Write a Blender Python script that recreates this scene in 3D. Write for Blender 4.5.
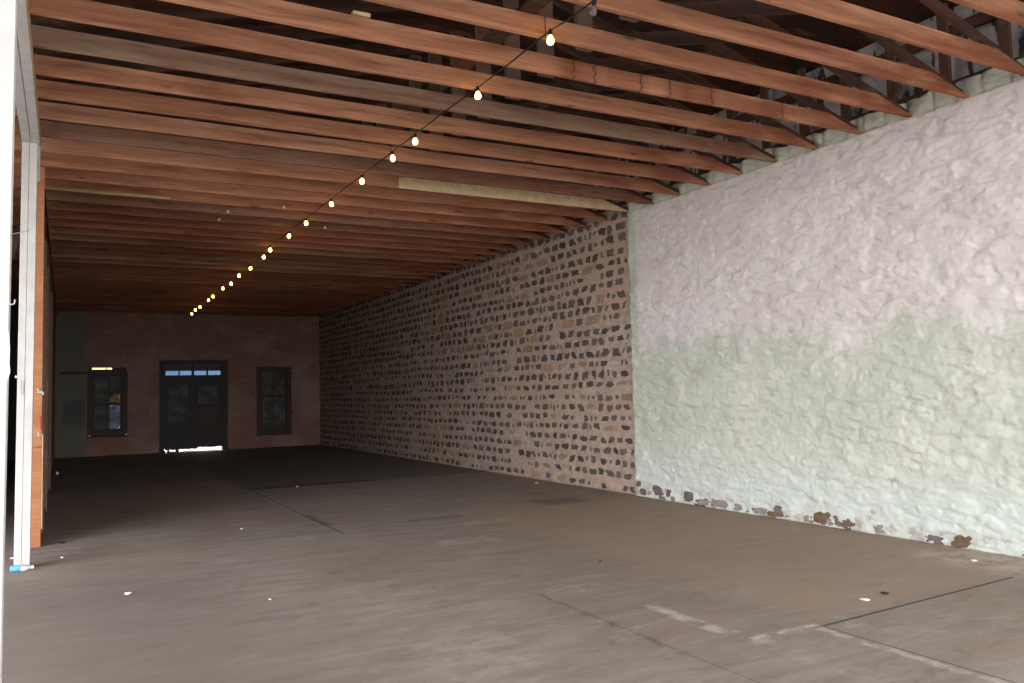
import bpy, bmesh, math, random
from mathutils import Vector, Matrix, noise

for o in list(bpy.data.objects):
    bpy.data.objects.remove(o)
SC = bpy.context.scene
COL = SC.collection
rnd = random.Random(7)

# ------------------------------------------------------------------ dimensions (metres)
HC = 1.62                      # camera height
W, H, YF = 7.752, 4.395, 28.243  # right wall, joist underside, back wall
Y0, SP = 4.122, 0.61           # first joist over the plaster, joist spacing
YO = -3.5                      # open front of the building
XL = -3.6                      # far side of the neighbouring bay
SIDE0, SIDE = 3, 9.5                     # opening added in the unseen side wall, evens light on the right wall
PLE = 10.28                    # far edge of the plaster

# ------------------------------------------------------------------ camera
yaw, pitch, roll = 0.4994, 0.0626, -0.024
fwd = Vector((math.sin(yaw) * math.cos(pitch), math.cos(yaw) * math.cos(pitch), math.sin(pitch)))
r0 = Vector((math.cos(yaw), -math.sin(yaw), 0))
u0 = r0.cross(fwd)
rt = r0 * math.cos(roll) + u0 * math.sin(roll)
up = u0 * math.cos(roll) - r0 * math.sin(roll)
cam = bpy.data.cameras.new('camera')
cam.sensor_width = 36.0
cam.lens = 820.0 * 36.0 / 1024.0
cam.clip_start = 0.05
cam.clip_end = 300
camo = bpy.data.objects.new('camera', cam)
COL.objects.link(camo)
camo.matrix_world = Matrix(((rt.x, up.x, -fwd.x, 0), (rt.y, up.y, -fwd.y, 0), (rt.z, up.z, -fwd.z, HC), (0, 0, 0, 1)))
SC.camera = camo

# ------------------------------------------------------------------ light and exposure
SC.view_settings.view_transform = 'Standard'
SC.view_settings.look = 'None'
SC.view_settings.gamma = 1.0
SC.view_settings.use_curve_mapping = False
SC.view_settings.exposure = 0.12
world = bpy.data.worlds.new('sky')
SC.world = world
world.use_nodes = True
bg = world.node_tree.nodes['Background']
bg.inputs[0].default_value = (0.93, 0.96, 1.0, 1)
bg.inputs[1].default_value = 11

sun = bpy.data.lights.new('sun', 'SUN')
sun.energy = 9.0
sun.angle = 0.009
sun.color = (1.0, 0.93, 0.82)
suno = bpy.data.objects.new('sun', sun)
COL.objects.link(suno)
suno.rotation_euler = (math.radians(-42), 0, math.radians(8))   # high sun from beyond the back wall

port = bpy.data.lights.new('front_opening_portal', 'AREA')      # guides sky sampling through the open front
port.shape = 'RECTANGLE'
port.size, port.size_y = 8.6, 6.4
port.cycles.is_portal = True
porto = bpy.data.objects.new('front_opening_portal', port)
COL.objects.link(porto)
porto.location = (3.65, YO - 0.35, 3.1)
porto.rotation_euler = (math.radians(90), 0, 0)

port2 = port.copy()                                             # and through the added opening in the bay's unseen side
port2.size, port2.size_y = SIDE - SIDE0, 4.2
porto2 = bpy.data.objects.new('side_opening_portal', port2)
COL.objects.link(porto2)
porto2.location = (XL, (SIDE + SIDE0) / 2, 2.1)
porto2.rotation_euler = (math.radians(90), 0, math.radians(-90))

SC.cycles.max_bounces = 10
SC.cycles.diffuse_bounces = 6
SC.cycles.sample_clamp_indirect = 8

# ------------------------------------------------------------------ node helper
class Mat:
    def __init__(s, name):
        s.m = bpy.data.materials.new(name)
        s.m.use_nodes = True
        s.t = s.m.node_tree
        s.b = s.t.nodes['Principled BSDF']
        s.b.inputs['Roughness'].default_value = 0.85
        s.b.inputs['Specular IOR Level'].default_value = 0.25
        s.co = s.n('ShaderNodeTexCoord').outputs['Object']
    def n(s, k, **p):
        x = s.t.nodes.new(k)
        for a, v in p.items():
            setattr(x, a, v)
        return x
    def put(s, sock, v):
        if isinstance(v, bpy.types.NodeSocket):
            s.t.links.new(v, sock)
        elif isinstance(v, (tuple, list)) and len(v) == 3 and sock.type == 'RGBA':
            sock.default_value = (*v, 1)
        else:
            sock.default_value = v
    def math(s, op, a, b=0.0, clamp=False):
        x = s.n('ShaderNodeMath', operation=op, use_clamp=clamp)
        s.put(x.inputs[0], a)
        s.put(x.inputs[1], b)
        return x.outputs[0]
    def xyz(s, v=None):
        x = s.n('ShaderNodeSeparateXYZ')
        s.put(x.inputs[0], v or s.co)
        return x.outputs
    def scale(s, sx, sy, sz, v=None, add=None):
        x = s.n('ShaderNodeVectorMath', operation='MULTIPLY')
        s.put(x.inputs[0], v or s.co)
        x.inputs[1].default_value = (sx, sy, sz)
        o = x.outputs[0]
        if add is not None:
            y = s.n('ShaderNodeVectorMath', operation='ADD')
            s.put(y.inputs[0], o)
            s.put(y.inputs[1], add)
            o = y.outputs[0]
        return o
    def noise(s, v, sc=1.0, det=3.0, rough=0.55, dist=0.0):
        x = s.n('ShaderNodeTexNoise')
        s.put(x.inputs['Vector'], v)
        x.inputs['Scale'].default_value = sc
        x.inputs['Detail'].default_value = det
        x.inputs['Roughness'].default_value = rough
        x.inputs['Distortion'].default_value = dist
        return x.outputs['Fac']
    def step(s, v, a, b, lo=0.0, hi=1.0):
        x = s.n('ShaderNodeMapRange')
        x.interpolation_type = 'SMOOTHSTEP'
        s.put(x.inputs['Value'], v)
        x.inputs['From Min'].default_value = a
        x.inputs['From Max'].default_value = b
        x.inputs['To Min'].default_value = lo
        x.inputs['To Max'].default_value = hi
        return x.outputs[0]
    def mix(s, f, a, b, mode='MIX'):
        x = s.n('ShaderNodeMix', data_type='RGBA', blend_type=mode)
        s.put(x.inputs['Factor'], f)
        s.put(x.inputs['A'] if False else x.inputs[6], a)
        s.put(x.inputs[7], b)
        return x.outputs[2]
    def color(s, c):
        s.put(s.b.inputs['Base Color'], c)
    def bump(s, h, strength=0.4, dist=0.02):
        x = s.n('ShaderNodeBump')
        x.inputs['Strength'].default_value = strength
        x.inputs['Distance'].default_value = dist
        s.put(x.inputs['Height'], h)
        s.t.links.new(x.outputs[0], s.b.inputs['Normal'])
    def band(s, v, c, w, soft=0.01):
        "1 where |v-c| < w"
        d = s.math('ABSOLUTE', s.math('SUBTRACT', v, c))
        return s.step(d, w, w + soft, 1.0, 0.0)

def plain(name, c, rough=0.7, spec=0.3, metal=0.0, var=0.12, sc=8.0):
    m = Mat(name)
    f = m.step(m.noise(m.co, sc, 4), 0.3, 0.7)
    m.color(m.mix(f, tuple(x * (1 - var) for x in c), tuple(min(1, x * (1 + var)) for x in c)))
    m.b.inputs['Roughness'].default_value = rough
    m.b.inputs['Specular IOR Level'].default_value = spec
    m.b.inputs['Metallic'].default_value = metal
    return m.m

def wood(name, base=None, grain=0.35, stain=True, marks=None):
    "sawn timber, grain along X of the object; tinted by the object's own colour when base is None"
    m = Mat(name)
    oi = m.n('ShaderNodeObjectInfo')
    rv = m.n('ShaderNodeCombineXYZ')
    m.put(rv.inputs[0], m.math('MULTIPLY', oi.outputs['Random'], 57.0))
    m.put(rv.inputs[1], m.math('MULTIPLY', oi.outputs['Random'], 13.0))
    v = m.scale(1, 1, 1, add=rv.outputs[0])
    c = base if base else oi.outputs['Color']
    g = m.noise(m.scale(1.6, 30, 34, v), 1.0, 6, 0.65, 0.6)
    low = m.noise(m.scale(0.7, 2, 5, v), 1.0, 3, 0.6)
    blot = m.noise(m.scale(2.2, 6, 8, v), 1.0, 4, 0.6)
    c1 = m.mix(m.step(g, 0.3, 0.72), m.mix(grain, c, (0.05, 0.025, 0.018)), c)
    c2 = m.mix(m.step(low, 0.42, 0.66, 0, 0.45), c1, m.mix(0.6, c1, (0.20, 0.035, 0.015)))
    c3 = m.mix(m.step(blot, 0.55, 0.75, 0, 0.4), c2, m.mix(0.5, c2, (0.55, 0.30, 0.17)))
    vor = m.n('ShaderNodeTexVoronoi')
    m.put(vor.inputs['Vector'], m.scale(1.3, 0.2, 5.0, v))
    vor.inputs['Scale'].default_value = 1.0
    kn = m.step(vor.outputs['Distance'], 0.05, 0.13, 0.6, 0)
    c4 = m.mix(kn, c3, (0.05, 0.022, 0.014))
    if stain:
        e = m.noise(m.scale(0.9, 1.0, 9.0, v), 1.0, 4, 0.6, 0.6)
        c4 = m.mix(m.step(e, 0.50, 0.68, 0, 0.55), c4, m.mix(0.75, c4, (0.12, 0.035, 0.018)))
        end = m.step(m.xyz()[0], 4.0, 7.5, 0, 0.85)               # redder heartwood towards the wall ends
        c4 = m.mix(m.math('MULTIPLY', end, m.step(m.noise(m.scale(1.5, 1, 6, v), 1.0, 3), 0.35, 0.6)), c4, m.mix(0.7, c4, (0.22, 0.05, 0.022)))
    if marks:
        wx = m.math('ADD', m.xyz()[0], m.math('MULTIPLY', m.math('SUBTRACT', m.noise(m.scale(0.8, 0, 14), 1.0, 4, 0.7), 0.5), 0.16))
        for at_, w_ in marks:
            c4 = m.mix(m.math('MULTIPLY', m.band(wx, at_, 0.006, 0.012), 0.85), c4, (0.03, 0.012, 0.008))
            c4 = m.mix(m.math('MULTIPLY', m.band(wx, at_ + w_ / 2, abs(w_) / 2, 0.01), 0.35), c4, (0.60, 0.30, 0.17))
            c4 = m.mix(m.math('MULTIPLY', m.band(wx, at_ - w_, abs(w_), 0.15), 0.35), c4, (0.20, 0.045, 0.02))
    m.color(c4)
    m.b.inputs['Roughness'].default_value = 0.88
    m.b.inputs['Specular IOR Level'].default_value = 0.15
    m.bump(g, 0.25, 0.004)
    return m.m

# ------------------------------------------------------------------ mesh helpers
def box(bm, x0, x1, y0, y1, z0, z1):
    vs = [bm.verts.new(p) for p in ((x0, y0, z0), (x1, y0, z0), (x1, y1, z0), (x0, y1, z0), (x0, y0, z1), (x1, y0, z1), (x1, y1, z1), (x0, y1, z1))]
    for f in ((0, 3, 2, 1), (4, 5, 6, 7), (0, 1, 5, 4), (1, 2, 6, 5), (2, 3, 7, 6), (3, 0, 4, 7)):
        bm.faces.new([vs[i] for i in f])
def bar(bm, a, b, w, t, upv=(0, 0, 1)):
    "square-edged bar from a to b, w across, t along upv"
    a, b = Vector(a), Vector(b)
    d = (b - a).normalized()
    s = d.cross(Vector(upv)).normalized() * (w / 2)
    h = s.cross(d).normalized() * (t / 2)
    vs = [bm.verts.new(p + i * s + j * h) for p in (a, b) for i, j in ((-1, -1), (1, -1), (1, 1), (-1, 1))]
    for f in ((0, 3, 2, 1), (4, 5, 6, 7), (0, 1, 5, 4), (1, 2, 6, 5), (2, 3, 7, 6), (3, 0, 4, 7)):
        bm.faces.new([vs[i] for i in f])
def prism(bm, pts, a, b, axis=1):
    "closed outline (u,v) extruded along axis from a to b; axis 1: (x,z), axis 0: (y,z), axis 2: (x,y)"
    def P(u, v, t):
        return (u, t, v) if axis == 1 else ((t, u, v) if axis == 0 else (u, v, t))
    A = [bm.verts.new(P(u, v, a)) for u, v in pts]
    B = [bm.verts.new(P(u, v, b)) for u, v in pts]
    bm.faces.new(A)
    bm.faces.new(B[::-1])
    n = len(pts)
    for i in range(n):
        bm.faces.new((A[i], B[i], B[(i + 1) % n], A[(i + 1) % n]))
def lathe(bm, prof, n=14, M=None):
    "(r,z) profile turned about Z, moved by M"
    rings = []
    for r, z in prof:
        ring = []
        for k in range(n):
            a = 2 * math.pi * k / n
            p = Vector((r * math.cos(a), r * math.sin(a), z))
            ring.append(bm.verts.new(M @ p if M else p))
        rings.append(ring)
    for A, B in zip(rings, rings[1:]):
        for k in range(n):
            bm.faces.new((A[k], A[(k + 1) % n], B[(k + 1) % n], B[k]))
    bm.faces.new(rings[0][::-1])
    bm.faces.new(rings[-1])
def tube(bm, pts, r, n=6):
    pts = [Vector(p) for p in pts]
    rings = []
    for i, p in enumerate(pts):
        d = (pts[min(i + 1, len(pts) - 1)] - pts[max(i - 1, 0)]).normalized()
        s = d.cross(Vector((0.13, 0.2, 1))).normalized()
        t = d.cross(s)
        rings.append([bm.verts.new(p + r * (math.cos(2 * math.pi * k / n) * s + math.sin(2 * math.pi * k / n) * t)) for k in range(n)])
    for A, B in zip(rings, rings[1:]):
        for k in range(n):
            bm.faces.new((A[k], A[(k + 1) % n], B[(k + 1) % n], B[k]))
    bm.faces.new(rings[0][::-1])
    bm.faces.new(rings[-1])
def obj(name, bm, mat, parent=None, smooth=False, bevel=0.0, loc=None):
    bmesh.ops.recalc_face_normals(bm, faces=bm.faces)
    me = bpy.data.meshes.new(name)
    bm.to_mesh(me)
    bm.free()
    if mat:
        me.materials.append(mat)
    if smooth:
        for p in me.polygons:
            p.use_smooth = True
    o = bpy.data.objects.new(name, me)
    COL.objects.link(o)
    if parent:
        o.parent = parent
    if loc:
        o.location = loc
    if bevel:
        b = o.modifiers.new('bevel', 'BEVEL')
        b.width = bevel
        b.segments = 2
    return o
def boxes(name, lst, mat, parent=None, bevel=0.0, loc=None):
    bm = bmesh.new()
    for b in lst:
        box(bm, *b)
    return obj(name, bm, mat, parent, bevel=bevel, loc=loc)
def empty(name, loc=(0, 0, 0)):
    o = bpy.data.objects.new(name, None)
    o.empty_display_size = 0.1
    COL.objects.link(o)
    o.location = loc
    return o
def tag(o, label, cat, group=None):
    o['label'] = label
    o['category'] = cat
    if group:
        o['group'] = group
    return o
def struct(o):
    o['kind'] = 'structure'
    return o
def fbm(x, y, z, o=4):
    return noise.fractal(Vector((x, y, z)), 0.9, 2.0, o)

# ------------------------------------------------------------------ materials
def floor_mat():
    m = Mat('worn_floorboards')
    X, Y, Z = m.xyz()
    gr = m.noise(m.scale(1.6, 6, 1), 1.0, 6, 0.68, 0.5)
    gr2 = m.noise(m.scale(0.9, 2.4, 1), 1.0, 6, 0.65, 0.8)
    big = m.noise(m.scale(0.35, 0.5, 1), 1.0, 4, 0.6, 0.5)
    fine = m.noise(m.scale(7, 30, 1), 1.0, 4, 0.6)
    c = m.mix(m.step(gr, 0.3, 0.7), (0.215, 0.172, 0.142), (0.295, 0.250, 0.215))
    c = m.mix(m.step(gr2, 0.50, 0.74, 0, 0.4), c, (0.150, 0.110, 0.085))
    c = m.mix(m.step(big, 0.40, 0.65, 0, 0.6), c, (0.235, 0.172, 0.128))
    c = m.mix(m.step(fine, 0.58, 0.74, 0, 0.35), c, (0.09, 0.07, 0.055))
    mot = m.noise(m.scale(1.8, 4.2, 1), 1.0, 7, 0.72, 0.8)
    c = m.mix(m.step(mot, 0.54, 0.70, 0, 0.55), c, (0.125, 0.095, 0.078))
    c = m.mix(m.step(mot, 0.46, 0.30, 0, 0.45), c, (0.40, 0.35, 0.31))
    # wavering coordinates for the edges of sheets and patches
    j = m.math('MULTIPLY', m.math('SUBTRACT', m.noise(m.scale(3, 3, 1), 1.0, 4, 0.6), 0.5), 0.22)
    Xj, Yj = m.math('ADD', X, j), m.math('ADD', Y, j)
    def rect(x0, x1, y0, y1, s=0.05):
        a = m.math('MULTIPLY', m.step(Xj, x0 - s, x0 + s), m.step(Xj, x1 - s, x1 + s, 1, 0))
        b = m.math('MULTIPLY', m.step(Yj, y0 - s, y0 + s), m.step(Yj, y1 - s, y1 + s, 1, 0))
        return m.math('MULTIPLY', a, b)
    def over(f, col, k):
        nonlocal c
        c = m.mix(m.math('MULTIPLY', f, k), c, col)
    rough = m.step(m.noise(m.scale(5, 5, 1), 1.0, 5, 0.7), 0.38, 0.6)
    # tan older boards along the right wall, dark covering at the far end
    over(rect(4.7, 7.9, 4.15, 10.6, 0.25), (0.31, 0.215, 0.150), 0.65)
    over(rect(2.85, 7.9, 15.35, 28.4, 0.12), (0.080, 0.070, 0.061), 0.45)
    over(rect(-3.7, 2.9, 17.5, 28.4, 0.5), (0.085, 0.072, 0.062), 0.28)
    over(rect(-3.7, 1.3, 1.0, 8.8, 1.1), (0.110, 0.090, 0.077), 0.68)  # dimmer light of the front left painted into the floor colour
    over(rect(2.9, 5.3, 15.25, 15.5, 0.06), (0.035, 0.028, 0.024), 0.8)
    # chalky strips where sheets meet
    def line(x0, x1, y0, y1, col, k, s=0.02):
        over(m.math('MULTIPLY', rect(x0, x1, y0, y1, s), rough), col, k)
    pale = (0.50, 0.44, 0.39)
    dark = (0.075, 0.060, 0.050)
    line(3.82, 3.93, 4.15, 5.05, pale, 0.75, 0.03)
    line(3.84, 4.40, 3.93, 4.05, pale, 0.35, 0.04)
    line(4.40, 4.47, 2.2, 3.95, pale, 0.6, 0.02)
    line(3.85, 4.0, 3.0, 4.0, pale, 0.2, 0.06)
    line(1.95, 2.6, 4.3, 5.1, pale, 0.2, 0.08)
    line(3.9, 4.5, 4.0, 4.05, pale, 0.8, 0.015)
    line(4.3, 5.2, 9.35, 9.55, (0.42, 0.33, 0.25), 0.5, 0.04)
    line(3.6, 4.3, 8.2, 8.5, pale, 0.30, 0.06)
    line(1.85, 2.3, 11.15, 11.3, (0.40, 0.33, 0.27), 0.7, 0.03)
    line(2.86, 2.98, 11.5, 15.3, (0.36, 0.31, 0.26), 0.45, 0.04)
    line(-0.1, 1.8, 16.0, 16.15, (0.30, 0.26, 0.22), 0.5, 0.04)
    line(7.0, 8.0, 3.4, 5.2, pale, 0.55, 0.25)
    line(3.33, 3.38, 4.0, 5.9, dark, 0.45, 0.02)
    line(2.9, 3.0, 10.2, 11.6, dark, 0.8, 0.04)
    line(3.9, 4.7, 10.0, 10.2, dark, 0.6, 0.05)
    over(rect(6.1, 6.9, 10.2, 10.8, 0.2), (0.10, 0.078, 0.062), 0.7)
    over(rect(2.0, 3.1, 7.0, 8.2, 0.3), (0.16, 0.12, 0.09), 0.35)
    # open joints between boards and sheets (straight)
    def joint(v, at, w, a, b, lo, hi):
        nonlocal c
        f = m.band(v, at, w, 0.006)
        f = m.math('MULTIPLY', f, m.math('MULTIPLY', m.step(a, lo - .02, lo + .02), m.step(a, hi - .02, hi + .02, 1, 0)))
        c = m.mix(m.math('MULTIPLY', f, b), c, (0.04, 0.03, 0.025))
    joint(m.math('SUBTRACT', Y, m.math('MULTIPLY', X, 0.05)), 3.75, 0.010, X, 0.9, 4.5, 6.9)
    joint(X, 4.5, 0.007, Y, 0.6, 1.0, 3.95)
    joint(X, 3.36, 0.005, Y, 0.3, 3.0, 5.8)
    joint(Y, 6.35, 0.005, X, 0.35, 3.4, 7.7)
    joint(X, 2.92, 0.012, Y, 0.7, 9.6, 15.3)
    joint(Y, 15.32, 0.015, X, 0.8, 2.9, 7.7)
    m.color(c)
    m.b.inputs['Roughness'].default_value = 0.72
    m.b.inputs['Specular IOR Level'].default_value = 0.2
    m.bump(m.math('ADD', gr, m.math('MULTIPLY', fine, 0.4)), 0.25, 0.006)
    return m.m

def plaster_mat():
    m = Mat('limewashed_plaster')
    X, Y, Z = m.xyz()
    n1 = m.noise(m.scale(1, 1.2, 1.8), 1.0, 5, 0.6)
    n2 = m.noise(m.scale(1, 5, 6), 1.0, 5, 0.65)
    ed = m.math('ADD', Z, m.math('MULTIPLY', m.math('SUBTRACT', n1, 0.5), 1.0))
    ed = m.math('ADD', ed, m.math('MULTIPLY', m.math('SUBTRACT', n2, 0.5), 0.8))
    pink = m.step(ed, 2.08, 2.38)
    # pale run hanging below the edge of the upper coat, bare mint strip by the stonework
    run = m.math('MULTIPLY', m.band(m.math('ADD', Y, m.math('MULTIPLY', n2, 0.3)), 7.93, 0.06, 0.12), m.step(ed, 1.2, 1.7))
    run2 = m.math('MULTIPLY', m.band(m.math('ADD', Y, m.math('MULTIPLY', n2, 0.6)), 4.95, 0.25, 0.25), m.step(ed, 1.3, 2.0, 0, 0.25))
    pink = m.math('MAXIMUM', m.math('MAXIMUM', pink, m.math('MULTIPLY', run, 0.55)), run2)
    strip = m.step(m.math('ADD', Y, m.math('MULTIPLY', n2, 0.06)), 10.10, 10.15, 1, 0)
    top = m.step(m.math('ADD', Z, m.math('MULTIPLY', n2, 0.06)), 4.40, 4.43, 1, 0)
    pink = m.math('MULTIPLY', m.math('MULTIPLY', pink, strip), top)
    mint = m.mix(m.step(n1, 0.35, 0.65), (0.545, 0.565, 0.470), (0.615, 0.620, 0.525))
    mint = m.mix(m.step(Z, 0.35, 0.9, 0.65, 0), mint, (0.63, 0.67, 0.63))
    pk = m.mix(m.step(n1, 0.35, 0.65), (0.700, 0.620, 0.605), (0.755, 0.690, 0.665))
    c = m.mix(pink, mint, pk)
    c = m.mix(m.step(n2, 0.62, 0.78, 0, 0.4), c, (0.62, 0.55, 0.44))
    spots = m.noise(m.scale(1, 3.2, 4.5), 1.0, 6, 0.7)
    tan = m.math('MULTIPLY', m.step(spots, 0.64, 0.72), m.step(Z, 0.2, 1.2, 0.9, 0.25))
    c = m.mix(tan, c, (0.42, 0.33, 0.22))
    # tan tone in the crevices of the coat (mask stored with the mesh)
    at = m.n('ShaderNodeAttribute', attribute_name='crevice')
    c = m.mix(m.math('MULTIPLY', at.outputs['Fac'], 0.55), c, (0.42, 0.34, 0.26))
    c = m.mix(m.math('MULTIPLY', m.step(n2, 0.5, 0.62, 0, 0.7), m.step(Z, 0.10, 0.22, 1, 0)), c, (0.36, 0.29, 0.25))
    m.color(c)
    m.b.inputs['Roughness'].default_value = 0.8
    f = m.noise(m.scale(1, 14, 20), 1.0, 6, 0.62, 0.4)
    f2 = m.noise(m.scale(1, 45, 60), 1.0, 4, 0.6)
    m.bump(m.math('ADD', f, m.math('MULTIPLY', f2, 0.25)), 0.45, 0.018)
    return m.m

def mortar_mat():
    m = Mat('rubble_mortar')
    n1 = m.noise(m.scale(1, 0.7, 1.0), 1.0, 5, 0.6)
    n2 = m.noise(m.scale(1, 7, 12), 1.0, 5, 0.65)
    c = m.mix(m.step(n2, 0.3, 0.7), (0.40, 0.285, 0.225), (0.60, 0.455, 0.385))
    c = m.mix(m.step(n1, 0.45, 0.62, 0, 0.6), c, (0.52, 0.36, 0.27))
    m.color(c)
    f = m.noise(m.scale(1, 16, 24), 1.0, 6, 0.65, 0.3)
    m.bump(f, 0.8, 0.03)
    return m.m

def stone_mat():
    m = Mat('rubble_stone')
    at = m.n('ShaderNodeAttribute', attribute_name='stone_colour')
    n = m.noise(m.scale(14, 14, 14), 1.0, 5, 0.65)
    c = m.mix(m.step(n, 0.35, 0.7), m.mix(0.35, at.outputs['Color'], (0.03, 0.025, 0.02)), at.outputs['Color'])
    m.color(c)
    m.bump(n, 0.7, 0.02)
    return m.m

def brick_mat():
    m = Mat('old_red_brick')
    X, Y, Z = m.xyz()
    v = m.n('ShaderNodeCombineXYZ')
    m.put(v.inputs[0], X)
    m.put(v.inputs[1], Z)
    b = m.n('ShaderNodeTexBrick')
    m.put(b.inputs['Vector'], v.outputs[0])
    b.inputs['Scale'].default_value = 1.0
    b.inputs['Brick Width'].default_value = 0.22
    b.inputs['Row Height'].default_value = 0.075
    b.inputs['Mortar Size'].default_value = 0.011
    b.inputs['Mortar Smooth'].default_value = 0.4
    b.inputs['Color1'].default_value = (0.25, 0.110, 0.078, 1)
    b.inputs['Color2'].default_value = (0.185, 0.082, 0.062, 1)
    b.inputs['Mortar'].default_value = (0.25, 0.170, 0.130, 1)
    n1 = m.noise(m.scale(0.7, 1, 0.8), 1.0, 5, 0.6)
    n2 = m.noise(m.scale(5, 1, 7), 1.0, 4, 0.6)
    c = m.mix(m.step(n1, 0.46, 0.66, 0, 0.7), b.outputs['Color'], (0.30, 0.215, 0.165))
    c = m.mix(m.step(n2, 0.55, 0.75, 0, 0.4), c, (0.14, 0.06, 0.05))
    # green distemper left of the first window, with a blue patch
    j = m.math('MULTIPLY', m.math('SUBTRACT', n2, 0.5), 0.2)
    Xj = m.math('ADD', X, j)
    Zj = m.math('ADD', Z, j)
    c = m.mix(m.math('MULTIPLY', m.step(Xj, 0.42, 0.68, 1, 0), 0.85), c, (0.13, 0.135, 0.098))
    bl = m.math('MULTIPLY', m.math('MULTIPLY', m.step(Xj, -0.1, 0.05), m.step(Xj, 0.48, 0.62, 1, 0)), m.math('MULTIPLY', m.step(Zj, 0.85, 1.1), m.step(Zj, 1.6, 1.85, 1, 0)))
    c = m.mix(m.math('MULTIPLY', bl, 0.8), c, (0.072, 0.082, 0.082))
    m.color(c)
    m.bump(b.outputs['Fac'], -0.4, 0.01)
    return m.m

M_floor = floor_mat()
M_plaster = plaster_mat()
M_mortar = mortar_mat()
M_stone = stone_mat()
M_brick = brick_mat()
M_joist = wood('sawn_joist_timber')
M_joist_marked = wood('water_marked_joist_timber', marks=[(3.94, 0.05), (4.17, 0.14), (4.68, 0.16), (5.02, -0.1), (5.55, 0.15), (6.5, 0.12)])
M_dark = wood('smoky_old_timber', (0.062, 0.041, 0.032), 0.5, False)
M_strut = wood('weathered_strut_timber', (0.18, 0.120, 0.088), 0.4, False)
M_rafter = wood('dark_rafter_timber', (0.085, 0.055, 0.042), 0.5, False)
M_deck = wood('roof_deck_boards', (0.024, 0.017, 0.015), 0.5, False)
M_frame = plain('dark_brown_paint', (0.045, 0.020, 0.014), 0.6)
M_door = plain('dark_door_paint', (0.028, 0.021, 0.017), 0.6)
M_white = plain('white_gloss_paint', (0.74, 0.71, 0.68), 0.5, 0.3, var=0.05, sc=5)
M_post = plain('worn_white_paint', (0.50, 0.475, 0.45), 0.6, 0.3, var=0.08, sc=5)
M_grey = plain('grey_white_paint', (0.50, 0.475, 0.465), 0.6, var=0.08)
M_orange = wood('orange_stud_timber', (0.46, 0.20, 0.095), 0.3, False)
M_metal = plain('dull_steel', (0.36, 0.35, 0.33), 0.4, 0.5, 0.7)
M_red = plain('red_tag', (0.30, 0.012, 0.010), 0.6)
M_black = plain('black_rubber', (0.012, 0.012, 0.012), 0.6)
M_paper = plain('white_scrap', (0.80, 0.79, 0.76), 0.8)
M_porc = plain('glazed_porcelain', (0.75, 0.73, 0.70), 0.3, 0.5)
M_pale = plain('pale_new_pine', (0.62, 0.47, 0.28), 0.8)
M_asphalt = plain('dark_asphalt', (0.25, 0.235, 0.215), 0.9, var=0.1, sc=0.8)
M_ground = plain('dusty_concrete', (0.46, 0.43, 0.38), 0.9, var=0.1, sc=0.8)
M_lath = plain('pale_lath', (0.42, 0.29, 0.16), 0.8)

def pane_mat():
    m = Mat('grimy_glass')
    n = m.noise(m.scale(3, 3, 4), 1.0, 4, 0.6)
    m.color(m.mix(m.step(n, 0.35, 0.7), (0.050, 0.050, 0.047), (0.115, 0.112, 0.102)))
    m.b.inputs['Roughness'].default_value = 0.45
    m.b.inputs['Specular IOR Level'].default_value = 0.05
    return m.m
M_pane = pane_mat()
def glass_mat():
    m = Mat('dusty_glass')
    m.color((0.035, 0.036, 0.038))
    m.b.inputs['Roughness'].default_value = 0.4
    m.b.inputs['Specular IOR Level'].default_value = 0.05
    tr = m.n('ShaderNodeBsdfTransparent')
    n = m.noise(m.scale(6, 1, 1), 1.0, 3, 0.5)
    m.put(tr.inputs['Color'], m.mix(n, (0.5, 0.68, 1.0), (0.75, 0.88, 1.0)))
    ms = m.n('ShaderNodeMixShader')
    ms.inputs[0].default_value = 0.2
    out = m.t.nodes['Material Output']
    m.t.links.new(m.b.outputs[0], ms.inputs[1])
    m.t.links.new(tr.outputs[0], ms.inputs[2])
    m.t.links.new(ms.outputs[0], out.inputs['Surface'])
    return m.m
M_glass = glass_mat()
def sheet_mat(name, a, b):
    m = Mat(name)
    n = m.noise(m.scale(5, 5, 4), 1.0, 3, 0.5)
    c = m.mix(m.step(n, 0.3, 0.7), a, b)
    m.color(c)
    tr = m.n('ShaderNodeBsdfTranslucent')
    m.put(tr.inputs['Color'], c)
    ms = m.n('ShaderNodeMixShader')
    ms.inputs[0].default_value = 0.6
    out = m.t.nodes['Material Output']
    m.t.links.new(m.b.outputs[0], ms.inputs[1])
    m.t.links.new(tr.outputs[0], ms.inputs[2])
    m.t.links.new(ms.outputs[0], out.inputs['Surface'])
    return m.m
M_sheet = sheet_mat('translucent_plastic_sheet', (0.30, 0.33, 0.38), (0.70, 0.72, 0.76))
M_ysheet = sheet_mat('yellowed_plastic_sheet', (0.12, 0.095, 0.07), (0.24, 0.20, 0.15))
def bulb_mat():
    m = Mat('lit_filament_bulb')
    m.b.inputs['Base Color'].default_value = (1, 0.9, 0.7, 1)
    m.b.inputs['Emission Color'].default_value = (1.0, 0.58, 0.09, 1)
    m.b.inputs['Emission Strength'].default_value = 22.0
    return m.m
M_bulb = bulb_mat()
def dead_bulb_mat():
    m = Mat('unlit_glass_bulb')
    m.b.inputs['Base Color'].default_value = (0.25, 0.22, 0.2, 1)
    m.b.inputs['Roughness'].default_value = 0.08
    m.b.inputs['Transmission Weight'].default_value = 0.5
    return m.m
M_dead = dead_bulb_mat()
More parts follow.
